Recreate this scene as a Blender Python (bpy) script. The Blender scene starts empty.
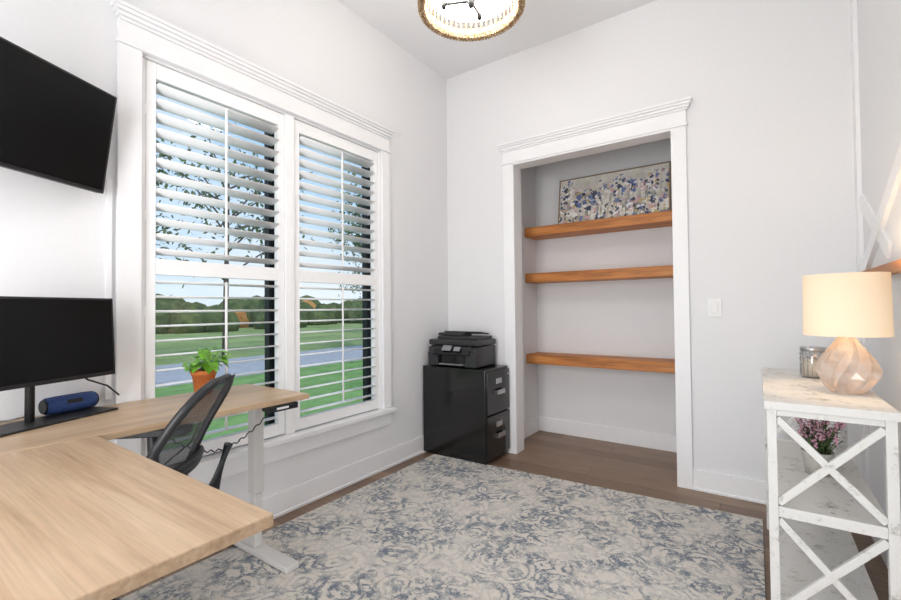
import bpy, bmesh, math, random
import numpy as np
from mathutils import Vector, Matrix
random.seed(7)
sc=bpy.context.scene
sc.view_settings.view_transform='Standard'
sc.view_settings.exposure=0.0
COL=sc.collection
pi=math.pi

# ---------------------------------------------------------------- materials
def nt(name):
    m=bpy.data.materials.new(name); m.use_nodes=True
    n=m.node_tree; n.nodes.clear()
    out=n.nodes.new('ShaderNodeOutputMaterial')
    return m,n,out
def node(n,t,**kw):
    x=n.nodes.new(t)
    for k,v in kw.items(): setattr(x,k,v)
    return x
def rgb(r,g,b):
    f=lambda c:((c/255)/12.92 if c/255<=.04045 else ((c/255+.055)/1.055)**2.4)
    return (f(r),f(g),f(b),1)
def ramp(n,src,stops,interp='LINEAR'):
    r=n.nodes.new('ShaderNodeValToRGB'); r.color_ramp.interpolation=interp
    e=r.color_ramp.elements
    while len(e)<len(stops): e.new(.5)
    for i,(p,c) in enumerate(stops):
        e[i].position=p; e[i].color=c
    n.links.new(src,r.inputs[0]); return r
def objc(n,scale=(1,1,1),rot=(0,0,0)):
    tc=n.nodes.new('ShaderNodeTexCoord'); mp=n.nodes.new('ShaderNodeMapping')
    mp.inputs['Scale'].default_value=scale; mp.inputs['Rotation'].default_value=rot
    n.links.new(tc.outputs['Object'],mp.inputs['Vector']); return mp.outputs[0]
def noise(n,vec,s,d=4,r=.5):
    x=n.nodes.new('ShaderNodeTexNoise'); x.inputs['Scale'].default_value=s
    x.inputs['Detail'].default_value=d; x.inputs['Roughness'].default_value=r
    n.links.new(vec,x.inputs['Vector']); return x
def mix(n,fac,a,b,bt='MIX'):
    x=n.nodes.new('ShaderNodeMix'); x.data_type='RGBA'; x.blend_type=bt
    for i,v in ((0,fac),(6,a),(7,b)):
        if hasattr(v,'links'): n.links.new(v,x.inputs[i])
        else: x.inputs[i].default_value=v
    return x.outputs[2]
def math_(n,op,a,b=0.0):
    x=n.nodes.new('ShaderNodeMath'); x.operation=op
    for i,v in ((0,a),(1,b)):
        if hasattr(v,'links'): n.links.new(v,x.inputs[i])
        else: x.inputs[i].default_value=v
    return x.outputs[0]
def princ(n,out,col,rough=.5,metal=0,bump=None,bs=.1,spec=.5,**kw):
    p=n.nodes.new('ShaderNodeBsdfPrincipled')
    if hasattr(col,'links'): n.links.new(col,p.inputs['Base Color'])
    else: p.inputs['Base Color'].default_value=col
    if hasattr(rough,'links'): n.links.new(rough,p.inputs['Roughness'])
    else: p.inputs['Roughness'].default_value=rough
    p.inputs['Metallic'].default_value=metal
    p.inputs['Specular IOR Level'].default_value=spec
    for k,v in kw.items(): p.inputs[k.replace('_',' ')].default_value=v
    if bump is not None:
        b=n.nodes.new('ShaderNodeBump'); b.inputs['Strength'].default_value=bs
        b.inputs['Distance'].default_value=.01
        n.links.new(bump,b.inputs['Height']); n.links.new(b.outputs[0],p.inputs['Normal'])
    n.links.new(p.outputs[0],out.inputs[0]); return p
def pm(name,col,rough=.5,metal=0,var=.06,scale=15,bump=0,spec=.5,**kw):
    m,n,out=nt(name); v=objc(n); ns=noise(n,v,scale)
    a=tuple(c*(1-var) for c in col[:3])+(1,); b=tuple(min(1,c*(1+var)) for c in col[:3])+(1,)
    r=ramp(n,ns.outputs[0],[(.3,a),(.7,b)])
    princ(n,out,r.outputs[0],rough,metal,ns.outputs[0] if bump else None,bump,spec,**kw)
    return m

WALL=pm('wall_paint',rgb(232,232,234),.85,var=.01,scale=60,bump=.02,spec=.2)
CEIL=pm('ceiling_paint',rgb(232,232,234),.9,var=.01,scale=60,spec=.2)
TRIM=pm('trim_paint',rgb(242,242,244),.45,var=.01,scale=20,spec=.4)
SHUT=pm('shutter_paint',rgb(248,248,249),.4,var=.01,scale=20,spec=.4)
BLACK=pm('black_plastic',rgb(22,22,24),.45,var=.1,scale=40)
CHBLK=pm('chair_plastic',rgb(34,36,40),.45,var=.1,scale=40)
GLOSSBLK=pm('cabinet_black_enamel',rgb(20,19,19),.16,var=.15,scale=8,spec=.6)
SCREEN=pm('screen_panel',rgb(3,3,4),.25,var=.1,scale=3,spec=.25)
WFRAME=pm('window_frame_black',rgb(24,26,28),.5,var=.1)
SILVER=pm('brushed_nickel',rgb(190,190,192),.3,1,var=.05,scale=60)
DESKLEG=pm('desk_leg_paint',rgb(214,212,210),.4,var=.02)
TERRA=pm('terracotta',rgb(200,116,60),.8,var=.12,scale=25,bump=.1)
SOIL=pm('soil',rgb(50,36,26),.95,var=.4,scale=80,bump=.5)
LEAF=pm('leaf_green',rgb(112,168,52),.4,var=.3,scale=30)
LEAFD=pm('leaf_dark',rgb(92,112,70),.6,var=.3,scale=50)
PINK=pm('blossom_pink',rgb(226,172,194),.7,var=.15,scale=60)
BLUE=pm('speaker_fabric_blue',rgb(44,68,122),.7,var=.3,scale=160,bump=.3)
WHITEP=pm('white_plastic',rgb(236,236,236),.4,var=.01)
BUCKET=pm('galvanised_bucket',rgb(206,204,198),.5,.2,var=.15,scale=20)
PAPER=pm('jar_wax',rgb(232,222,205),.6,var=.03)

def mk_floor():
    m,n,out=nt('floor_oak_planks'); v=objc(n)
    b=node(n,'ShaderNodeTexBrick'); b.offset=.37; b.inputs['Scale'].default_value=1
    b.inputs['Brick Width'].default_value=1.3; b.inputs['Row Height'].default_value=.15
    b.inputs['Mortar Size'].default_value=.0015; b.inputs['Bias'].default_value=0
    b.inputs['Color1'].default_value=rgb(170,142,118); b.inputs['Color2'].default_value=rgb(136,110,90)
    b.inputs['Mortar'].default_value=rgb(78,62,52); n.links.new(v,b.inputs['Vector'])
    g=noise(n,objc(n,(1.5,28,1)),3,6,.6); r=ramp(n,g.outputs[0],[(.25,rgb(155,150,148)),(.75,rgb(255,250,245))])
    c=mix(n,.85,b.outputs[0],r.outputs[0],'MULTIPLY')
    princ(n,out,c,.38,0,g.outputs[0],.08); return m
FLOOR=mk_floor()
def mk_wood(name,c1,c2,c3,axis='x',rough=.4,sc_=1.0,knots=False,fs=.7):
    m,n,out=nt(name)
    s=(1.2*sc_,14*sc_,14*sc_) if axis=='x' else (14*sc_,1.2*sc_,14*sc_)
    v=objc(n,s); a=noise(n,v,1.3,8,.65); a.inputs['Distortion'].default_value=.6
    s2=(1.5,70,70) if axis=='x' else (70,1.5,70)
    b=noise(n,objc(n,s2),2,3,.6)
    r=ramp(n,a.outputs[0],[(.3,c1),(.5,c2),(.72,c3)])
    rb=ramp(n,b.outputs[0],[(.3,rgb(205,205,205)),(.6,rgb(255,255,255))])
    c=mix(n,fs,r.outputs[0],rb.outputs[0],'MULTIPLY')
    if knots:
        k=node(n,'ShaderNodeTexVoronoi'); k.inputs['Scale'].default_value=2.3
        n.links.new(objc(n,(1,2.2,2.2)),k.inputs['Vector'])
        kr=ramp(n,k.outputs['Distance'],[(.03,rgb(70,38,18)),(.09,rgb(255,255,255))])
        c=mix(n,.8,c,kr.outputs[0],'MULTIPLY')
    princ(n,out,c,rough,0,b.outputs[0],.05); return m
DESKX=mk_wood('desk_oak_laminate_x',rgb(170,140,110),rgb(194,165,134),rgb(206,181,152),'x',.36,1,False,.5)
DESKY=mk_wood('desk_oak_laminate_y',rgb(170,140,110),rgb(194,165,134),rgb(206,181,152),'y',.36,1,False,.5)
SHELF=mk_wood('stained_pine_shelf',rgb(156,92,42),rgb(204,130,64),rgb(226,160,92),'x',.5,1,True)
RAILW=mk_wood('stained_rail',rgb(140,84,42),rgb(186,122,66),rgb(206,146,88),'y',.5)

def mk_rug():
    m,n,out=nt('rug_distressed_woven'); v=objc(n)
    w=noise(n,v,4.2,3,.5)
    wv=node(n,'ShaderNodeVectorMath',operation='MULTIPLY_ADD')
    n.links.new(w.outputs['Color'],wv.inputs[0]); wv.inputs[1].default_value=(.15,.15,0); n.links.new(v,wv.inputs[2])
    vo=node(n,'ShaderNodeTexVoronoi'); vo.inputs['Scale'].default_value=5.5; vo.inputs['Randomness'].default_value=.4
    n.links.new(wv.outputs[0],vo.inputs['Vector'])
    sn=math_(n,'SINE',math_(n,'MULTIPLY',vo.outputs['Distance'],32.0))
    orn=ramp(n,sn,[(.25,(0,0,0,1)),(.6,(1,1,1,1))])
    fine=noise(n,v,42,7,.85); big=noise(n,v,4.2,6,.7); med=noise(n,v,18,5,.7)
    fr=ramp(n,fine.outputs[0],[(.41,(0,0,0,1)),(.51,(1,1,1,1))])
    br=ramp(n,big.outputs[0],[(.42,(0,0,0,1)),(.55,(1,1,1,1))])
    mr=ramp(n,med.outputs[0],[(.48,(0,0,0,1)),(.53,(1,1,1,1))])
    a=math_(n,'MAXIMUM',math_(n,'MULTIPLY',orn.outputs[0],.85),math_(n,'MULTIPLY',mr.outputs[0],.95))
    k=math_(n,'MULTIPLY',math_(n,'ADD',a,.08),fr.outputs[0])
    k=math_(n,'MULTIPLY',k,math_(n,'ADD',math_(n,'MULTIPLY',br.outputs[0],.76),.24))
    k=math_(n,'MINIMUM',k,1.0)
    bw=noise(n,v,60,2,.5)
    base=mix(n,bw.outputs[0],rgb(206,202,195),rgb(230,226,219))
    warm=mix(n,math_(n,'MULTIPLY',noise(n,v,2.2,4,.6).outputs[0],.4),base,rgb(210,200,186))
    blue=mix(n,noise(n,v,9,3,.5).outputs[0],rgb(96,108,124),rgb(130,138,149))
    c=mix(n,k,warm,blue)
    princ(n,out,c,.95,0,bw.outputs[0],.3,.1); return m
RUG=mk_rug()
def mk_paint():
    m,n,out=nt('floral_canvas'); v=objc(n)
    bg=mix(n,ramp(n,noise(n,v,5,6,.65).outputs[0],[(.35,(0,0,0,1)),(.65,(1,1,1,1))]).outputs[0],rgb(200,194,184),rgb(244,240,232))
    sx=node(n,'ShaderNodeSeparateXYZ'); n.links.new(v,sx.inputs[0])
    w=noise(n,v,34,3,.6); wv=node(n,'ShaderNodeVectorMath',operation='MULTIPLY_ADD')
    n.links.new(w.outputs['Color'],wv.inputs[0]); wv.inputs[1].default_value=(.045,.045,.045); n.links.new(v,wv.inputs[2])
    c=bg
    nz=noise(n,v,5,4,.6).outputs[0]
    hgt=math_(n,'ADD',math_(n,'MULTIPLY',sx.outputs[2],-2.0),math_(n,'MULTIPLY',nz,1.5))
    lv=ramp(n,hgt,[(.6,(0,0,0,1)),(1.0,(1,1,1,1))])
    st=noise(n,objc(n,(45,45,7)),1,3,.6)
    stem=math_(n,'MULTIPLY',ramp(n,st.outputs[0],[(.48,(0,0,0,1)),(.56,(1,1,1,1))]).outputs[0],lv.outputs[0])
    c=mix(n,math_(n,'MULTIPLY',stem,.75),c,rgb(92,104,92))
    for scl,th,pal in ((19,.48,[rgb(84,106,162),rgb(244,242,238),rgb(120,134,172),rgb(222,184,186),rgb(46,58,94),rgb(248,244,240)]),(33,.42,[rgb(110,132,188),rgb(58,68,84),rgb(250,246,242),rgb(206,164,178),rgb(50,60,96),rgb(206,186,120)])):
        vo=node(n,'ShaderNodeTexVoronoi'); vo.inputs['Scale'].default_value=scl
        n.links.new(wv.outputs[0],vo.inputs['Vector'])
        ss=node(n,'ShaderNodeSeparateColor'); n.links.new(vo.outputs['Color'],ss.inputs[0])
        fl=ramp(n,ss.outputs[0],[(i/6,p) for i,p in enumerate(pal)],'CONSTANT')
        dens=math_(n,'GREATER_THAN',hgt,.46); dot=math_(n,'LESS_THAN',vo.outputs['Distance'],th)
        sel=math_(n,'GREATER_THAN',ss.outputs[1],.12)
        c=mix(n,math_(n,'MULTIPLY',math_(n,'MULTIPLY',dens,dot),math_(n,'MULTIPLY',sel,.92)),c,fl.outputs[0])
    princ(n,out,c,.7); return m
PAINT=mk_paint()
def mk_distress():
    m,n,out=nt('distressed_white_paint'); v=objc(n)
    a=noise(n,v,9,8,.75); b=noise(n,v,45,4,.7)
    k=math_(n,'ADD',math_(n,'MULTIPLY',a.outputs[0],.65),math_(n,'MULTIPLY',b.outputs[0],.35))
    r=ramp(n,k,[(.35,rgb(132,128,120)),(.41,rgb(192,190,184)),(.47,rgb(222,221,218)),(1,rgb(230,229,227))])
    princ(n,out,r.outputs[0],.6,0,b.outputs[0],.15); return m
DIST=mk_distress()
def mk_grass(name,a,b,s=3):
    m,n,out=nt(name); v=objc(n); x=noise(n,v,s,8,.7)
    r=ramp(n,x.outputs[0],[(.35,a),(.65,b)]); princ(n,out,r.outputs[0],.9,spec=.1); return m
GRASS=mk_grass('lawn_grass',rgb(98,136,72),rgb(140,172,102),1.5)
FIELD=mk_grass('meadow_grass',rgb(116,138,82),rgb(158,170,112),.4)
ROAD=mk_grass('road_concrete',rgb(160,162,166),rgb(182,182,186),4)
HEDGE=mk_grass('treeline_foliage',rgb(52,70,46),rgb(108,120,74),1.2)
AUT=mk_grass('autumn_foliage',rgb(160,108,58),rgb(206,154,96),1.5)
TREEL=mk_grass('tree_leaves',rgb(70,92,64),rgb(108,128,84),2)
BARK=mk_grass('bark',rgb(84,74,66),rgb(114,102,90),6)
def mk_mesh():
    m,n,out=nt('chair_mesh_fabric'); v=objc(n)
    c=node(n,'ShaderNodeTexChecker'); c.inputs['Scale'].default_value=260
    n.links.new(v,c.inputs['Vector'])
    p=node(n,'ShaderNodeBsdfPrincipled'); p.inputs['Base Color'].default_value=rgb(60,63,68); p.inputs['Roughness'].default_value=.6
    t=node(n,'ShaderNodeBsdfTransparent'); mx=node(n,'ShaderNodeMixShader'); 
    k=math_(n,'ADD',math_(n,'MULTIPLY',c.outputs['Fac'],.2),.12)
    n.links.new(k,mx.inputs[0]); n.links.new(p.outputs[0],mx.inputs[1]); n.links.new(t.outputs[0],mx.inputs[2])
    n.links.new(mx.outputs[0],out.inputs[0]); return m
MESHF=mk_mesh()
def mk_glass(name,tint,gl=.08):
    m,n,out=nt(name)
    t=node(n,'ShaderNodeBsdfTransparent'); t.inputs[0].default_value=tint
    g=node(n,'ShaderNodeBsdfGlossy'); g.inputs['Roughness'].default_value=.02
    mx=node(n,'ShaderNodeMixShader'); mx.inputs[0].default_value=gl
    n.links.new(t.outputs[0],mx.inputs[1]); n.links.new(g.outputs[0],mx.inputs[2]); n.links.new(mx.outputs[0],out.inputs[0]); return m
GLASS=mk_glass('window_glass',(.97,.98,.98,1),.03)
JAR=mk_glass('jar_glass',(.86,.86,.86,1),.2)
def mk_lampglass():
    m,n,out=nt('faceted_blush_glass'); v=objc(n)
    ns=noise(n,v,14,3,.5); r=ramp(n,ns.outputs[0],[(.3,rgb(232,206,188)),(.7,rgb(252,244,236))])
    p=princ(n,out,r.outputs[0],.06,0,spec=1.0); p.inputs['Transmission Weight'].default_value=.6; p.inputs['IOR'].default_value=1.45
    return m
LGLASS=mk_lampglass()
def mk_emit(name,col,s,dif=None):
    m,n,out=nt(name)
    p=node(n,'ShaderNodeBsdfPrincipled'); p.inputs['Base Color'].default_value=dif or col; p.inputs['Roughness'].default_value=.8
    ns=noise(n,objc(n,(120,120,120)),1,2,.5); r=ramp(n,ns.outputs[0],[(.3,tuple(c*.94 for c in col[:3])+(1,)),(.7,col)])
    n.links.new(r.outputs[0],p.inputs['Emission Color']); p.inputs['Emission Strength'].default_value=s
    n.links.new(p.outputs[0],out.inputs[0]); return m
SHADE=mk_emit('lampshade_linen',rgb(255,218,172),.34,rgb(224,208,186))
DIFF=mk_emit('chandelier_diffuser',rgb(255,251,244),18)
def mk_weave():
    m,n,out=nt('woven_beads'); v=objc(n)
    w=node(n,'ShaderNodeTexVoronoi'); w.inputs['Scale'].default_value=70; n.links.new(v,w.inputs['Vector'])
    r=ramp(n,w.outputs['Distance'],[(.1,rgb(226,204,170)),(.6,rgb(150,120,86))])
    princ(n,out,r.outputs[0],.7,0,w.outputs['Distance'],.6); return m
WEAVE=mk_weave()

# ---------------------------------------------------------------- mesh builder
class B:
    def __init__(s,*mats): s.v=[];s.f=[];s.m=[];s.sm=[];s.mats=mats
    def add(s,vs,fs,mi=0,smooth=False):
        o=len(s.v); s.v+= [tuple(p) for p in vs]
        for f in fs: s.f.append([i+o for i in f]); s.m.append(mi); s.sm.append(smooth)
    def box(s,x0,x1,y0,y1,z0,z1,mi=0,M=None):
        vs=[Vector((x,y,z)) for x in (x0,x1) for y in (y0,y1) for z in (z0,z1)]
        if M is not None: vs=[M@p for p in vs]
        s.add(vs,[(0,1,3,2),(4,6,7,5),(0,4,5,1),(2,3,7,6),(0,2,6,4),(1,5,7,3)],mi)
    def obox(s,p,q,w,t,up=(0,0,1),mi=0):
        p=Vector(p);q=Vector(q);d=(q-p);L=d.length;d.normalize();u=Vector(up);r=d.cross(u).normalized();u=r.cross(d)
        M=Matrix((( d.x,r.x,u.x,p.x),(d.y,r.y,u.y,p.y),(d.z,r.z,u.z,p.z),(0,0,0,1)))
        s.box(0,L,-w/2,w/2,-t/2,t/2,mi,M)
    def lathe(s,c,prof,n=24,mi=0,smooth=True,M=None,cap=True,a0=0):
        vs=[];fs=[];k=len(prof)
        for (r,z) in prof:
            for i in range(n):
                a=2*pi*i/n+a0; p=Vector((r*math.cos(a),r*math.sin(a),z))
                if M is not None: p=M@p
                vs.append(Vector(c)+p)
        for j in range(k-1):
            for i in range(n):
                fs.append((j*n+i,j*n+(i+1)%n,(j+1)*n+(i+1)%n,(j+1)*n+i))
        s.add(vs,fs,mi,smooth)
        if cap:
            o=len(s.v)-len(vs)
            if prof[0][0]>1e-4: s.f.append([o+i for i in range(n)][::-1]); s.m.append(mi); s.sm.append(False)
            if prof[-1][0]>1e-4: s.f.append([o+(k-1)*n+i for i in range(n)]); s.m.append(mi); s.sm.append(False)
    def tube(s,pts,r,n=10,mi=0,closed=False):
        pts=[Vector(p) for p in pts];k=len(pts);vs=[];fs=[]
        rr=r if isinstance(r,(list,tuple)) else [r]*k
        ref=Vector((0,0,1))
        for i,p in enumerate(pts):
            a=pts[(i-1)%k] if (closed or i>0) else p; b=pts[(i+1)%k] if (closed or i<k-1) else p
            d=(b-a).normalized()
            if abs(d.dot(ref))>.97: x=d.cross(Vector((0.3,1,0))).normalized()
            else: x=d.cross(ref).normalized()
            y=d.cross(x)
            for j in range(n):
                t=2*pi*j/n; vs.append(p+x*rr[i]*math.cos(t)+y*rr[i]*math.sin(t))
        for i in range(k if closed else k-1):
            for j in range(n):
                a=i*n;b=((i+1)%k)*n; fs.append((a+j,a+(j+1)%n,b+(j+1)%n,b+j))
        if not closed: fs.append(tuple(range(n))[::-1]); fs.append(tuple((k-1)*n+j for j in range(n)))
        s.add(vs,fs,mi,True)
    def grid(s,fn,nu,nv,mi=0,smooth=True):
        vs=[fn(i/nu,j/nv) for j in range(nv+1) for i in range(nu+1)]
        fs=[(j*(nu+1)+i,j*(nu+1)+i+1,(j+1)*(nu+1)+i+1,(j+1)*(nu+1)+i) for j in range(nv) for i in range(nu)]
        s.add(vs,fs,mi,smooth)
    def done(s,name,parent=None,bevel=0,seg=2,origin=None):
        me=bpy.data.meshes.new(name); o=Vector(origin) if origin else Vector((0,0,0))
        me.from_pydata([tuple(Vector(p)-o) for p in s.v],[],s.f)
        for m in s.mats: me.materials.append(m)
        me.polygons.foreach_set('material_index',s.m); me.polygons.foreach_set('use_smooth',s.sm)
        bm=bmesh.new(); bm.from_mesh(me); bmesh.ops.recalc_face_normals(bm,faces=bm.faces); bm.to_mesh(me); bm.free()
        me.update(); ob=bpy.data.objects.new(name,me); ob.location=o; COL.objects.link(ob)
        if parent: ob.parent=parent
        if bevel:
            b=ob.modifiers.new('bevel','BEVEL'); b.width=bevel; b.segments=seg; b.limit_method='ANGLE'; b.angle_limit=.7
        return ob
def empty(name,loc=(0,0,0)):
    e=bpy.data.objects.new(name,None); COL.objects.link(e); e.empty_display_size=.1; return e

CZ=3.32; RX=2.80; FY=-4.15; WT=2.40
# ---------------------------------------------------------------- room shell
b=B(FLOOR); b.box(-.02,RX+.02,FY-.02,.8,-.08,0); b.done('floor')
b=B(CEIL); b.box(-.16,RX+.12,FY-.14,.95,CZ,CZ+.12); b.done('ceiling')
b=B(WALL)
wy0,wy1,wz0,wz1=-2.455,-.875,.45,WT
b.box(-.16,0,FY-.12,wy0,-.1,CZ); b.box(-.16,0,wy1,.12,-.1,CZ); b.box(-.16,0,wy0,wy1,-.1,wz0); b.box(-.16,0,wy0,wy1,wz1,CZ)
b.done('wall_left')
dx0,dx1=.675,1.885
b=B(WALL); b.box(0,dx0,0,.12,-.1,CZ); b.box(dx1,RX,0,.12,-.1,CZ); b.box(dx0,dx1,0,.12,WT,CZ); b.done('wall_back')
b=B(WALL); b.box(RX,RX+.12,FY-.12,.12,-.1,CZ); b.done('wall_right')
hx0,hx1=.9,1.9  # unseen opening added to hold the fill light
b=B(WALL); b.box(0,hx0,FY-.12,FY,-.1,CZ); b.box(hx1,RX,FY-.12,FY,-.1,CZ); b.box(hx0,hx1,FY-.12,FY,WT,CZ); b.done('wall_front')
b=B(WALL); b.box(.42,.54,.12,.87,-.1,CZ); b.done('wall_closet_left')
b=B(WALL); b.box(1.99,2.11,.12,.87,-.1,CZ); b.done('wall_closet_right')
b=B(WALL); b.box(.54,1.99,.75,.87,-.1,CZ); b.done('wall_closet_back')
def bb(name,segs):
    b=B(TRIM)
    for s_ in segs: b.box(*s_)
    b.done(name,bevel=.003)
H=.135;T=.016
bb('baseboard_left',[(0,T,FY,-.0,0,H),(0,T+.012,FY,0,0,.018)])
bb('baseboard_back',[(T,.588,-T,0,0,H),(1.958,RX,-T,0,0,H),(1.958,RX,-T-.01,0,0,.016)])
bb('baseboard_right',[(RX-T,RX,FY,-T,0,H)])
bb('baseboard_front',[(T,hx0-.1,FY,FY+T,0,H),(hx1+.1,RX-T,FY,FY+T,0,H)])
bb('baseboard_closet',[(.54,1.99,.75-T,.75,0,H),(.54,.54+T,.12,.75-T,0,H),(1.99-T,1.99,.12,.75-T,0,H)])
CR=[(2.505,2.52,.03),(2.52,2.538,.040),(2.538,2.555,.050),(2.555,2.572,.058)]
b=B(TRIM)
b.box(.588,dx0,-.022,0,0,WT); b.box(dx1-.02,1.958,-.022,0,0,WT)
x0,x1=.585,1.96
b.box(x0-.008,x1+.008,-.03,0,WT,WT+.018); b.box(x0,x1,-.022,0,WT+.018,2.505)
for z0,z1,t in CR: b.box(x0-t+.03,x1+t-.02,-t,0,z0,z1)
b.box(dx0-.001,dx0+.012,-.021,.125,0,WT); b.box(dx1-.018,dx1+.001,-.021,.125,0,WT); b.box(dx0,dx1,-.021,.125,WT-.014,WT+.001)
b.done('trim_1',bevel=.003)
b=B(TRIM)
ca,cb=wy0-.095,wy1+.082
b.box(0,.022,ca,wy0,.45,WT); b.box(0,.022,wy1,cb,.45,WT)
b.box(0,.03,ca-.008,cb+.008,WT,WT+.018); b.box(0,.022,ca,cb,WT+.018,2.505)
for z0,z1,t in CR: b.box(0,t,ca-t+.035,cb+t-.045,z0,z1)
b.box(-.10,.06,ca-.02,cb+.02,.425,.452); b.box(0,.02,ca,cb,.325,.425)
for y0,y1 in ((wy0,wy0+.008),(wy1-.008,wy1)): b.box(-.16,0,y0,y1,.45,WT)
b.box(-.16,0,wy0,wy1,WT-.012,WT)
b.done('trim_2',bevel=.003)
win=empty('window_1')
b=B(WFRAME)
ym=-1.665
for y0,y1 in ((wy0+.008,ym-.03),(ym+.03,wy1-.008)):
    for a,c in ((y0,y0+.045),(y1-.045,y1)): b.box(-.15,-.10,a,c,.455,WT-.012)
    b.box(-.15,-.10,y0,y1,.455,.50); b.box(-.15,-.10,y0,y1,WT-.05,WT-.012); b.box(-.145,-.105,y0,y1,1.395,1.435)
b.box(-.155,-.095,ym-.03,ym+.03,.455,WT-.012)
b.done('frame',win,bevel=.003)
b=B(GLASS); b.box(-.127,-.123,wy0+.05,wy1-.05,.5,WT-.05); b.done('glass',win)
def shutter(y0,y1):
    e=empty('plantation_shutter')
    x0,x1=-.045,-.008; z0,z1=.46,2.385; st=.044
    b=B(SHUT)
    b.box(x0,x1,y0,y0+st,z0,z1); b.box(x0,x1,y1-st,y1,z0,z1)
    b.box(x0,x1,y0+st,y1-st,z0,.53); b.box(x0,x1,y0+st,y1-st,2.31,z1); b.box(x0,x1,y0+st,y1-st,1.375,1.45)
    b.done('frame',e,bevel=.003)
    b=B(SHUT); n=12
    for (a,c,td) in ((.53,1.375,5),(1.45,2.31,17)):
        tilt=math.radians(td)
        N=12
        for i in range(N):
            z=a+(c-a)*(i+.5)/N
            vs=[]
            for yy in (y0+st+.002,y1-st-.002):
                for k in range(n):
                    t=2*pi*k/n; px=.040*math.cos(t); pz=.0048*math.sin(t)
                    X=px*math.cos(tilt)-pz*math.sin(tilt); Z=px*math.sin(tilt)+pz*math.cos(tilt)
                    vs.append((-.027+X,yy,z+Z))
            fs=[(k,(k+1)%n,n+(k+1)%n,n+k) for k in range(n)]+[tuple(range(n)),tuple(range(n,2*n))]
            b.add(vs,fs,0,True)
    b.done('louvers',e)
    b=B(SHUT); yc=(y0+y1)/2
    b.box(.014,.021,yc-.006,yc+.006,.57,1.35); b.box(.014,.021,yc-.006,yc+.006,1.49,2.28)
    b.done('tilt_rods',e,bevel=.002)
    b=B(SHUT)
    for z in (.7,1.2,1.65,2.15): b.box(-.008,-.005,y0-.006,y0+.004,z-.025,z+.025)
    b.done('hinges',e)
b=B(SHUT)
b.box(-.05,-.004,wy0+.008,wy0+.022,.452,WT-.012); b.box(-.05,-.004,wy1-.022,wy1-.008,.452,WT-.012)
b.box(-.05,.004,-1.695,-1.635,.452,WT-.012)
b.done('trim_3',bevel=.002)
shutter(wy0+.024,-1.697); shutter(-1.633,wy1-.024)

# ---------------------------------------------------------------- closet shelves
for zt in (1.95,1.52,.765):
    b=B(SHELF); b.box(.541,1.989,.49,.749,zt-.085,zt)
    o=b.done('floating_shelf',bevel=.006,origin=(1.2,.6,zt))
e=empty('floral_painting')
lean=math.radians(9)
M=Matrix.Translation((1.285,.655,1.957))@Matrix.Rotation(-lean,4,'X')@Matrix.Translation((0,0,.225))
b=B(PAINT); b.box(-.465,.465,-.012,.012,-.212,.212); o=b.done('canvas',e); o.matrix_world=M
b=B(pm('bronze_frame',rgb(150,128,100),.5,.3))
b.box(-.475,.475,-.018,.015,.212,.220);b.box(-.475,.475,-.018,.015,-.220,-.212);b.box(-.475,-.465,-.018,.015,-.212,.212);b.box(.465,.475,-.018,.015,-.212,.212)
o=b.done('frame',e); o.matrix_world=M
b=B(WHITEP); b.box(2.062,2.138,-.007,0,1.13,1.25); b.box(2.082,2.118,-.012,-.006,1.155,1.225); b.done('light_switch',bevel=.002)
b=B(TRIM); b.box(0,.016,-2.588,-2.566,.82,1.78); b.done('cable_raceway',bevel=.002)

# ---------------------------------------------------------------- right accent wall battens
b=B(TRIM)
def bar(y0,z0,y1,z1,w=.075,t=.018): b.obox((RX-t/2,y0,z0),(RX-t/2,y1,z1),w,t,(1,0,0))
b.box(RX-.018,RX,-.075,-.0,H,CZ)
b.done('trim_4')
b=B(TRIM); bar(-1.5,2.05,-.09,1.36); b.done('trim_5')
b=B(TRIM); bar(-.09,1.76,-.66,1.43,.075,.012); b.done('trim_6')
b=B(RAILW); b.box(RX-.03,RX,-1.62,-.2,1.325,1.372); b.done('wood_rail',bevel=.003)

# ---------------------------------------------------------------- rug
b=B(RUG)
P=[(.14,-.415),(2.325,-.285),(2.335,-3.45),(.14,-3.45)]
b.add([(x,y,0.001) for x,y in P]+[(x,y,.012) for x,y in P],[(0,1,2,3),(4,5,6,7),(0,1,5,4),(1,2,6,5),(2,3,7,6),(3,0,4,7)])
b.done('area_rug')

# ---------------------------------------------------------------- filing cabinet
e=empty('filing_cabinet')
b=B(GLOSSBLK); b.box(.018,.62,-.405,-.035,.014,.725); b.box(.03,.60,-.382,-.045,0,.014); b.done('body',e,bevel=.004)
b=B(GLOSSBLK)
for z0,z1 in ((.045,.368),(.381,.705)): b.box(.62,.637,-.398,-.042,z0,z1)
b.done('drawers',e,bevel=.004)
b=B(SILVER)
for z0 in (.045,.381):
    zc=z0+.16
    b.box(.637,.641,-.265,-.175,zc+.065,zc+.105)
    b.box(.637,.657,-.28,-.273,zc-.015,zc+.02); b.box(.637,.657,-.167,-.16,zc-.015,zc+.02); b.box(.652,.662,-.28,-.16,zc-.015,zc+.02)
b.lathe((.637,-.07,.665),[(.009,0),(.009,.006)],12,M=Matrix.Rotation(pi/2,4,'Y'))
b.done('handles',e,bevel=.001)
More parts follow.
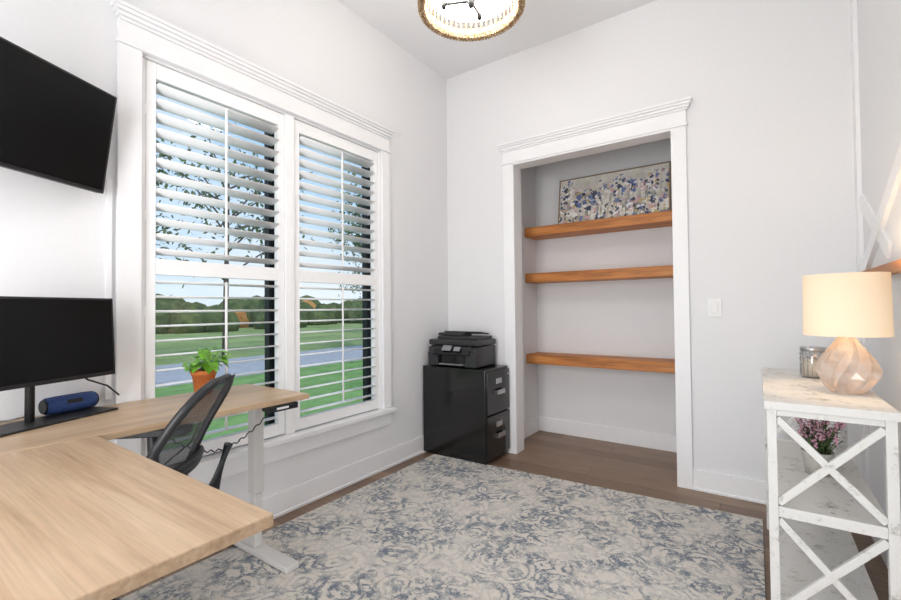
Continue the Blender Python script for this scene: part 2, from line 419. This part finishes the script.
# ---------------------------------------------------------------- printer
e=empty('printer')
PR=pm('printer_plastic',rgb(44,44,47),.32,var=.1,scale=60)
PG=pm('printer_gloss',rgb(14,14,16),.12,var=.1)
x0,x1,y0,y1,zb=.055,.525,-.385,-.06,.725
b=B(PR)
b.box(x0,x1,y0+.04,y1,zb+.003,zb+.17)
b.box(x0,x0+.10,y0,y0+.05,zb+.003,zb+.12); b.box(x1-.10,x1,y0,y0+.05,zb+.003,zb+.12)
b.box(x0,x1,y0+.01,y0+.06,zb+.10,zb+.16)
b.box(x0-.004,x1+.004,y0+.02,y1+.004,zb+.175,zb+.22)
b.done('body',e,bevel=.012,seg=3)
b=B(PG); b.box(x0+.10,x1-.10,y0+.035,y0+.045,zb+.01,zb+.10)
M=Matrix.Translation((x0+.245,y0+.018,zb+.14))@Matrix.Rotation(math.radians(-38),4,'X')
b.box(-.18,.17,-.012,.008,-.05,.055,0,M)
b.done('control_panel',e,bevel=.004)
b=B(PR); b.box(x0+.06,x1-.02,y0+.06,y1-.02,zb+.22,zb+.245); b.box(x0+.03,x0+.28,y0+.11,y1-.07,zb+.245,zb+.27)
M=Matrix.Translation((x0+.20,y1-.09,zb+.262))@Matrix.Rotation(math.radians(-8),4,'X')
b.box(-.15,.22,-.07,.07,0,.012,0,M)
b.done('document_feeder',e,bevel=.01,seg=3)
b=B(pm('printer_grey',rgb(130,132,136),.4)); b.box(x0+.12,x1-.12,y0-.01,y0+.04,zb+.02,zb+.028); 
M=Matrix.Translation((x0+.20,y0+.005,zb+.143))@Matrix.Rotation(math.radians(-38),4,'X')
b.box(-.045,.045,-.016,-.010,-.02,.03,0,M); b.box(.07,.13,-.016,-.010,-.02,.02,0,M)
b.done('output_tray',e,bevel=.002)

# ---------------------------------------------------------------- standing desk
e=empty('standing_desk'); DZ=.80
b=B(DESKY); b.box(.032,.558,-3.52,-1.95,DZ-.025,DZ); b.done('return_top',e,bevel=.003)
b=B(DESKX); b.box(.56,1.535,-3.52,-2.775,DZ-.025,DZ); b.done('main_top',e,bevel=.003)
b=B(DESKLEG)
def leg(x,y,horiz=True):
    b.box(x-.03,x+.03,y-.026,y+.026,.30,DZ-.03); b.box(x-.024,x+.024,y-.02,y+.02,.04,.30)
    if horiz: b.box(x-.22,x+.30,y-.035,y+.035,.012,.04)
    else: b.box(x-.035,x+.035,y-.30,y+.30,.012,.04)
leg(.27,-2.05); leg(.27,-3.3); leg(1.40,-3.15,False)
b.box(.24,.30,-3.3,-2.05,DZ-.065,DZ-.028); b.box(.3,1.40,-3.18,-3.12,DZ-.065,DZ-.028)
b.box(.05,.50,-2.08,-2.02,DZ-.045,DZ-.025)
b.done('legs',e,bevel=.006)
b=B(BLACK,WHITEP); b.box(.50,.568,-2.16,-2.02,DZ-.052,DZ-.026); b.box(.566,.570,-2.13,-2.07,DZ-.044,DZ-.034,1); b.done('height_controller',e,bevel=.003)
b=B(BLACK)
pts=[]
for i in range(60):
    t=i/59; pts.append((.52-.35*t,-2.12-.30*t,DZ-.05-.22*math.sin(pi*t)*.55-.10*t+.006*math.sin(t*90)))
b.tube(pts,.003,6)
pts=[(.30,-2.3,DZ-.03),(.26,-2.35,.62),(.16,-2.45,.5),(.08,-2.5,.3),(.04,-2.5,.15)]
b.tube(pts,.004,6)
b.done('cables',e)

# ---------------------------------------------------------------- monitor
def panel_frame(right,d,w,zc,tilt):
    d=Vector((d[0],d[1],0)).normalized(); n=Vector((-d.y,d.x,0))
    if n.x<0: n=-n
    R_=Matrix(((d.x,n.x,0,0),(d.y,n.y,0,0),(0,0,1,0),(0,0,0,1)))
    c=Vector((right[0],right[1],zc))+d*w/2
    return Matrix.Translation(c)@R_@Matrix.Rotation(-tilt,4,'X'),d,n
e=empty('computer_monitor')
M,d,n=panel_frame((.15,-2.60),(.385,-.923),.60,1.10,math.radians(-3))
b=B(BLACK,SCREEN); b.box(-.30,.30,-.02,0,-.155,.155,0,M); b.box(-.292,.292,-.001,.0015,-.140,.148,1,M); b.box(-.15,.15,-.05,-.02,-.10,.10,0,M)
b.done('display',e,bevel=.002)
c=Vector((.15,-2.60,0))+d*.25
pc=c-n*.075
b=B(BLACK,BLACK)
b.tube([(pc.x,pc.y,.806),(pc.x,pc.y,1.10)],.014,14)
b.obox((pc.x,pc.y,1.10),tuple(Vector((c.x,c.y,1.10))-n*.045),.08,.08,(0,0,1),1)
R_=Matrix(((d.x,n.x,0,0),(d.y,n.y,0,0),(0,0,1,0),(0,0,0,1)))
b.box(-.25,.16,-.05,.10,0,.008,1,Matrix.Translation((pc.x,pc.y,.8003))@R_)
b.done('stand',e,bevel=.003)
b=B(WHITEP); b.tube([(.07,-2.84,.812),(.10,-2.90,.812),(.17,-3.0,.83),(.18,-3.04,.90),(.22,-3.0,.98)],.004,6)
b.tube([(.06,-2.88,.806),(.14,-2.96,.812),(.26,-3.05,.812)],.004,6); b.done('power_cables',e)
b=B(BLACK); b.tube([(.05,-2.55,.84),(.08,-2.60,.89),(.13,-2.68,.93),(.17,-2.75,1.0)],.0035,6); b.done('signal_cable',e)
e=empty('bluetooth_speaker')
sp=Vector((.09,-2.725,.8085+.034))
axis=Vector((.25,-.97,0)).normalized()
q=Vector((0,0,1)).rotation_difference(axis).to_matrix().to_4x4()
b=B(BLUE,BLACK)
b.lathe(sp,[(.027,-.085),(.032,-.079),(.034,-.05),(.034,.05),(.032,.079),(.027,.085)],24,M=q)
b.lathe(sp,[(.025,-.09),(.028,-.0855)],24,1,M=q); b.lathe(sp,[(.028,.0855),(.025,.09)],24,1,M=q)
b.obox(sp+Vector((.030,.008,.010))-axis*.026,sp+Vector((.030,.008,.010))+axis*.026,.016,.006,(.9,.2,.4),1)
b.done('body',e)

# ---------------------------------------------------------------- tv
e=empty('wall_mounted_tv')
M,d,n=panel_frame((.10,-2.600),(.442,-.897),.72,1.905,math.radians(9))
b=B(BLACK,SCREEN); b.box(-.36,.36,-.035,0,-.21,.20,0,M); b.box(-.352,.352,-.001,.0015,-.197,.193,1,M); b.done('display',e,bevel=.002)
b=B(BLACK)
c=Vector((.10,-2.605,1.9))+d*.36
b.box(0,.02,c.y-.12,c.y+.12,1.78,2.02); b.obox((.02,c.y,1.9),(.12,c.y+.05,1.9),.05,.04); b.obox((.12,c.y+.05,1.9),tuple(c-n*.03),.05,.04)
b.box(-.1,.1,-.055,-.03,-.1,.1,0,M)
b.done('mount_arm',e)

# ---------------------------------------------------------------- potted plant on desk
def leaf(b,base,dirv,L,W,mi,droop=.3):
    dirv=Vector(dirv).normalized(); side=dirv.cross(Vector((0,0,1)))
    if side.length<.01: side=Vector((1,0,0))
    side.normalize(); up=side.cross(dirv)
    prof=[(0,.05),(.12,.75),(.3,1),(.55,.92),(.8,.5),(1,0.02)]
    vs=[]
    for t,w in prof:
        c=Vector(base)+dirv*L*t-Vector((0,0,1))*droop*L*t*t
        vs+= [c-side*W/2*w+up*W*.12*w, c, c+side*W/2*w+up*W*.12*w]
    fs=[]
    for i in range(len(prof)-1):
        fs+= [(3*i,3*i+1,3*i+4,3*i+3),(3*i+1,3*i+2,3*i+5,3*i+4)]
    b.add(vs,fs,mi,True)
e=empty('potted_pothos'); pc=(.115,-2.225)
b=B(TERRA,SOIL)
b.lathe((pc[0],pc[1],DZ),[(.036,0),(.040,.004),(.051,.092),(.056,.092),(.058,.114),(.051,.114),(.049,.097)],28,cap=True)
b.lathe((pc[0],pc[1],DZ),[(.048,.095),(.047,.099)],20,1); b.done('pot',e)
b=B(LEAF); random.seed(4)
for i in range(30):
    a=random.uniform(0,2*pi); el=random.uniform(.5,1.45)
    base=Vector((pc[0],pc[1],DZ+.10)); tip=base+Vector((math.cos(a)*math.cos(el),math.sin(a)*math.cos(el),math.sin(el)))*random.uniform(.05,.14)
    tip.x=max(tip.x,.085)
    b.tube([base,(base+tip)/2+Vector((0,0,.012)),tip],.0015,5)
    if tip.x<.12 and math.cos(a)<0: a=pi-a
    dv=Vector((math.cos(a)*.8,math.sin(a)*.8,random.uniform(-.5,.7)))
    leaf(b,tip,dv,random.uniform(.05,.068),random.uniform(.042,.056),0,.45)
b.done('leaves',e)

# ---------------------------------------------------------------- office chair
e=empty('office_chair')
f_=Vector((-.74,-.67,0)); a_=Vector((.67,-.74,0)); mid=Vector((.775,-2.565,0))
def lean_(t): return -.04+.215*t**1.5
def bp(sx,t):
    w=.215*(1-abs(2*t-1)**4.5)**(1/2.4)*(1-.24*t)
    z=.53+.46*t
    p=mid+a_*w*sx-f_*(lean_(t)-.05)+f_*.045*sx*sx
    return Vector((p.x,p.y,z-.02*(sx*sx)*t))
b=B(MESHF); b.grid(lambda u,v:bp(2*u-1,.01+.98*v),16,24); b.done('back_mesh',e)
b=B(CHBLK)
ts=[.01+.98*i/28 for i in range(29)]
loop=[bp(-1,t) for t in ts]+[bp(1,t) for t in reversed(ts)]
b.tube(loop,.014,8,closed=True)
sc_=mid+f_*.27
spn=[Vector((sc_.x,sc_.y,.40)),sc_-f_*.2+Vector((0,0,.40)),mid-f_*.04+Vector((0,0,.46)),mid-f_*.05+Vector((0,0,.6)),mid-f_*.10+Vector((0,0,.75))]
b.tube(spn,[.03,.028,.024,.02,.014],10)
# lumbar support following the mesh
b.tube([bp(s/6,.34)-f_*.018 for s in range(-6,7)],.016,8)
b.tube([bp(s/6,.30)-f_*.018 for s in range(-6,7)],.016,8)
b.done('back_frame',e)
b=B(CHBLK)
Rs=Matrix(((a_.x,f_.x,0,sc_.x),(a_.y,f_.y,0,sc_.y),(0,0,1,0),(0,0,0,1)))
b.box(-.24,.24,-.22,.24,.435,.50,0,Rs); b.done('seat',e,bevel=.03,seg=4)
b=B(CHBLK)
for sgn in (-1,1):
    q0=sc_+a_*.26*sgn
    b.tube([sc_+a_*.1*sgn+Vector((0,0,.42)),q0+Vector((0,0,.43)),q0+a_*.01*sgn+Vector((0,0,.55)),q0+Vector((0,0,.72))],[.016,.018,.02,.02],8)
    Rp=Matrix(((a_.x,f_.x,0,q0.x),(a_.y,f_.y,0,q0.y),(0,0,1,0),(0,0,0,1)))
    b.box(-.04,.04,-.13,.12,.722,.752,0,Rp)
b.done('armrests',e,bevel=.012,seg=3)
b=B(CHBLK)
b.lathe((sc_.x,sc_.y,0),[(.03,.12),(.03,.25),(.018,.25),(.018,.42),(.05,.42),(.05,.436)],16)
for i in range(5):
    a=2*pi*i/5+.3; p=Vector((sc_.x+.28*math.cos(a),sc_.y+.28*math.sin(a),.09))
    b.tube([Vector((sc_.x,sc_.y,.13)),p],[.026,.016],8)
    q=Matrix.Rotation(a+.5,4,'Z')@Matrix.Rotation(pi/2,4,'X')
    b.lathe((p.x,p.y,.044),[(.028,-.022),(.030,-.018),(.030,.018),(.028,.022)],14,M=q)
    b.tube([p,(p.x,p.y,.05)],.008,6)
b.done('star_base',e)

# ---------------------------------------------------------------- console table
e=empty('console_table')
tx0,tx1,ty0,ty1,tz=2.34,2.68,-1.36,-.35,.86
b=B(DIST); b.box(tx0-.005,tx1+.005,ty0-.005,ty1+.01,tz-.028,tz)
L_=.028
for x in (tx0+.003,tx1-.003-L_):
    for y in (ty0+.003,ty1-L_): b.box(x,x+L_,y,y+L_,0.0,tz-.028)
lx0,lx1=tx0+.003+L_,tx1-.003-L_
for y in (ty0+.008,ty1-.03):
    for z0,z1 in ((.455,.492),(.085,.12),(tz-.05,tz-.028)): b.box(lx0,lx1,y,y+.022,z0,z1)
    for za,zb_ in ((.492,tz-.05),(.12,.455)):
        b.obox((lx0,y+.011,za+.01),(lx1,y+.011,zb_-.01),.024,.018,(0,1,0)); b.obox((lx0,y+.014,zb_-.01),(lx1,y+.014,za+.01),.024,.018,(0,1,0))
for z in (.458,.088): b.box(tx0+.012,tx1-.012,ty0+.034,ty1-.03,z,z+.028)
for x in (tx0+.008,tx1-.03):
    b.box(x,x+.022,ty0+.04,ty1-.036,tz-.05,tz-.028)
b.done('body',e,bevel=.002)
e=empty('table_lamp'); lc=(2.605,-1.0)
b=B(LGLASS)
prof=[(.052,0),(.074,.024),(.094,.06),(.100,.088),(.086,.125),(.062,.165),(.034,.203),(.024,.215)]
N=16; vs=[];fs=[]
for j,(r,z) in enumerate(prof):
    for i in range(N):
        rr=r*(1.0 if i%2==0 else .82)
        a=2*pi*(i+.5*j)/N; vs.append((lc[0]+rr*math.cos(a),lc[1]+rr*math.sin(a),tz+z))
for j in range(len(prof)-1):
    for i in range(N):
        p=j*N+i;p1=j*N+(i+1)%N;q_=(j+1)*N+i;q1=(j+1)*N+(i+1)%N
        fs+=[(p,p1,q_),(p1,q1,q_)]
fs.append(tuple(range(N))[::-1]); fs.append(tuple((len(prof)-1)*N+i for i in range(N)))
b.add(vs,fs,0,False); b.done('glass_base',e)
b=B(SILVER); b.tube([(lc[0],lc[1],tz+.21),(lc[0],lc[1],tz+.30)],.009,10); b.lathe((lc[0],lc[1],tz+.214),[(.024,0),(.024,.01),(.016,.016)],20)
for i in range(3):
    a=2*pi*i/3; b.tube([(lc[0],lc[1],1.30),(lc[0]+.12*math.cos(a),lc[1]+.12*math.sin(a),1.310)],.002,5)
b.tube([(lc[0],lc[1],tz+.30),(lc[0],lc[1],1.30)],.003,6)
b.done('stem',e)
b=B(SHADE); b.lathe((lc[0],lc[1],0),[(.132,1.080),(.129,1.318),(.127,1.318),(.130,1.080),(.132,1.080)],48,cap=False); b.done('shade',e)
b=B(mk_emit('bulb_glow',rgb(255,225,180),6)); b.lathe((lc[0],lc[1],1.18),[(.001,-.03),(.02,-.02),(.028,0),(.02,.025),(.001,.033)],16); b.done('bulb',e)
l=bpy.data.lights.new('lamp_bulb','POINT'); l.energy=4; l.color=(1,.72,.42); l.shadow_soft_size=.03
lo=bpy.data.objects.new('lamp_bulb_light',l); lo.location=(lc[0],lc[1],1.235); COL.objects.link(lo); lo.parent=e
e=empty('candle_jar')
b=B(JAR,PAPER,SILVER); jc=(2.535,-.62,tz)
b.lathe(jc,[(.044,0),(.05,.006),(.05,.115),(.045,.122)],24,0); b.lathe(jc,[(.043,.006),(.043,.09)],24,1)
b.lathe(jc,[(.051,.122),(.051,.140),(.045,.144)],24,2)
for i in range(18):
    a=2*pi*i/18; b.tube([(jc[0]+.05*math.cos(a),jc[1]+.05*math.sin(a),tz+.01),(jc[0]+.05*math.cos(a),jc[1]+.05*math.sin(a),tz+.115)],.0025,5,0)
b.done('jar',e)
e=empty('potted_heather'); hc=Vector((2.52,-.87,.4862))
b=B(BUCKET,SOIL); b.lathe(hc,[(.042,0),(.055,.09),(.058,.095),(.054,.098),(.05,.085)],24); b.lathe(hc,[(.05,.082),(.048,.086)],20,1); b.done('pot',e)
b=B(LEAFD,PINK); random.seed(5)
for i in range(70):
    a=random.uniform(0,2*pi); el=random.uniform(.8,1.5); L=random.uniform(.08,.17)
    base=hc+Vector((random.uniform(-.03,.03),random.uniform(-.03,.03),.085)); d_=Vector((math.cos(a)*math.cos(el),math.sin(a)*math.cos(el),math.sin(el)))
    tip=base+d_*L; b.tube([base,tip],.0018,5,0)
    for k in range(7):
        p=base+d_*L*(k+1)/8; a3=random.uniform(0,2*pi); leaf(b,p,(math.cos(a3),math.sin(a3),.4),.024,.009,0)
    if tip.z>hc.z+.17 or random.random()<.3:
        for k in range(4):
            p=tip-d_*.009*k+Vector([random.uniform(-.006,.006) for _ in range(3)])
            b.lathe(p,[(.001,-.006),(.006,0),(.001,.006)],6,1)
b.done('foliage',e)

# ---------------------------------------------------------------- ceiling light
e=empty('chandelier'); cc=(1.15,-1.40); R0=.27; zb=2.735
b=B(WEAVE)
b.lathe((cc[0],cc[1],0),[(R0,zb),(R0+.004,zb+.02),(R0,zb+.05),(R0-.03,zb+.05),(R0-.03,zb),(R0,zb)],64,cap=False)
for i in range(90):
    a=2*pi*i/90
    for zz,rr in ((zb+.002,R0-.004),(zb+.002,R0-.026)):
        p=Vector((cc[0]+rr*math.cos(a),cc[1]+rr*math.sin(a),zz)); b.lathe(p,[(.001,-.009),(.0075,-.005),(.009,0),(.0075,.005),(.001,.009)],6)
for i in range(56):
    a=2*pi*i/56; pts=[]
    for k in range(9):
        t=k/8; r=(R0-.008)*(1-.28*t*t); pts.append((cc[0]+r*math.cos(a),cc[1]+r*math.sin(a),zb+.05+.27*t))
    b.tube(pts,.0065,6)
b.lathe((cc[0],cc[1],0),[(.20,zb+.31),(.20,zb+.34),(.17,zb+.34),(.17,zb+.31),(.20,zb+.31)],48,cap=False)
b.done('beaded_drum',e)
b=B(DIFF); b.lathe((cc[0],cc[1],0),[(.001,zb+.075),(.22,zb+.075),(.22,zb+.09),(.2,zb+.28),(.001,zb+.30)],48,cap=False); b.done('diffuser',e)
b=B(BLACK)
for i in range(2):
    a=.25+pi/2*i; v=Vector((math.cos(a),math.sin(a),0)); c=Vector((cc[0],cc[1],zb+.04)); b.tube([c-v*.15+Vector((0,0,.02)),c,c+v*.15+Vector((0,0,.02))],.007,8)
    for s_ in (-1,1): b.lathe(c+v*.15*s_,[(.012,.0),(.014,.035)],12)
b.lathe((cc[0],cc[1],zb),[(.001,.0),(.014,.012),(.02,.03),(.012,.06)],16)
b.tube([(cc[0],cc[1],zb+.3),(cc[0],cc[1],CZ-.02)],.01,10); b.lathe((cc[0],cc[1],CZ-.025),[(.065,0),(.065,.024)],24)
b.done('spider_and_rod',e)

# ---------------------------------------------------------------- exterior
b=B(GRASS); b.box(-8.3,-.17,-30,40,-.55,-.45); b.done('ground_lawn')
b=B(ROAD); b.box(-12.5,-8.3,-40,80,-.55,-.44); b.done('ground_road')
b=B(FIELD); b.box(-90,-12.5,-60,120,-.55,-.45); b.done('ground_field')
b=B(HEDGE,AUT); random.seed(11)
for i in range(220):
    y=random.uniform(-25,75); x=-30-random.uniform(0,12)-max(0,y)*.15; r=random.uniform(1.0,2.3)
    mi=1 if random.random()<(.5 if y<6 else .12) else 0
    hh=random.uniform(.7,1.1)
    pr=[(.01,-.5),(r*.9,0),(r,r*.5*hh),(r*.8,r*hh),(r*.45,r*1.35*hh),(.01,r*1.5*hh)]
    b.lathe((x,y,-.5),pr,9,mi,True,cap=False)
b.done('distant_treeline')
def tree(x,y,h,seed,nl=1300,sp=2.2):
    rnd=random.Random(seed); e=empty('yard_tree'); b=B(BARK)
    b.tube([(x,y,-.5),(x+.1,y,h*.35),(x,y+.15,h*.8)],[.10,.08,.03],8)
    ends=[]
    for i in range(16):
        a=rnd.uniform(0,2*pi); z=h*rnd.uniform(.3,.8); L=sp*rnd.uniform(.5,1)
        p=Vector((x,y,z)); q=p+Vector((math.cos(a)*L,math.sin(a)*L,L*rnd.uniform(.3,.9))); b.tube([p,(p+q)/2+Vector((0,0,.1)),q],[.035,.025,.01],6)
        for t in (.5,.75,1): ends.append(p.lerp(q,t))
    b.done('trunk',e); b=B(TREEL)
    for i in range(nl):
        c=rnd.choice(ends)+Vector([rnd.gauss(0,.36) for _ in range(3)])
        u=Vector([rnd.gauss(0,1) for _ in range(3)]).normalized()*.07; v=Vector([rnd.gauss(0,1) for _ in range(3)]).normalized()*.045
        b.add([c-u-v,c+u-v,c+u+v,c-u+v],[(0,1,2,3)])
    b.done('leaves',e)
tree(-13,4.8,7.5,1,1300,2.6); tree(-10,9.4,6,2,1600); tree(-20,3,7,4,1500); tree(-20,19,7,5,1500); tree(-15,2.0,7,8,800,2.4)

# ---------------------------------------------------------------- world + lights
w=bpy.data.worlds.new('sky'); sc.world=w; w.use_nodes=True; n=w.node_tree; n.nodes.clear()
out=n.nodes.new('ShaderNodeOutputWorld'); bg=n.nodes.new('ShaderNodeBackground')
tc=n.nodes.new('ShaderNodeTexCoord'); sx=n.nodes.new('ShaderNodeSeparateXYZ'); n.links.new(tc.outputs['Generated'],sx.inputs[0])
r=ramp(n,sx.outputs[2],[(0,rgb(222,236,248)),(.25,rgb(176,210,242)),(.8,rgb(116,168,228))])
cl=noise(n,tc.outputs['Generated'],3,6,.6); cr=ramp(n,cl.outputs[0],[(.45,(0,0,0,1)),(.65,(1,1,1,1))])
c=mix(n,math_(n,'MULTIPLY',cr.outputs[0],.5),r.outputs[0],rgb(244,247,250))
n.links.new(c,bg.inputs[0]); bg.inputs[1].default_value=1.2; n.links.new(bg.outputs[0],out.inputs[0])
l=bpy.data.lights.new('sun','SUN'); l.energy=1.9; l.angle=.02; l.color=(1,.96,.9)
o=bpy.data.objects.new('sun',l); COL.objects.link(o); o.rotation_euler=Vector((-.55,.25,-.8)).to_track_quat('-Z','Y').to_euler()
# added soft fill light, set in the front wall opening behind the camera
l=bpy.data.lights.new('added_fill','AREA'); l.shape='RECTANGLE'; l.size=1.0; l.size_y=2.3; l.energy=66; l.color=(1,.995,.985)
o=bpy.data.objects.new('added_fill',l); o.location=(1.4,FY-.06,1.2); COL.objects.link(o)
o.rotation_euler=Vector((0,1,0)).to_track_quat('-Z','Z').to_euler()

# ---------------------------------------------------------------- camera
f,yaw,pitch,roll=438.48,34.938,1.106,-.555
ya,pt,ro=[math.radians(t) for t in (yaw,pitch,roll)]
F=Vector((-math.sin(ya)*math.cos(pt),math.cos(ya)*math.cos(pt),math.sin(pt))); R=Vector((math.cos(ya),math.sin(ya),0)); U=R.cross(F)
R2=R*math.cos(ro)+U*math.sin(ro); U2=U*math.cos(ro)-R*math.sin(ro)
cam=bpy.data.cameras.new('camera'); cam.lens=f/901*36; cam.sensor_width=36; cam.clip_start=.02; cam.clip_end=300
co=bpy.data.objects.new('camera',cam); COL.objects.link(co)
co.matrix_world=Matrix(((R2.x,U2.x,-F.x,2.322),(R2.y,U2.y,-F.y,-3.288),(R2.z,U2.z,-F.z,1.2),(0,0,0,1)))
sc.camera=co
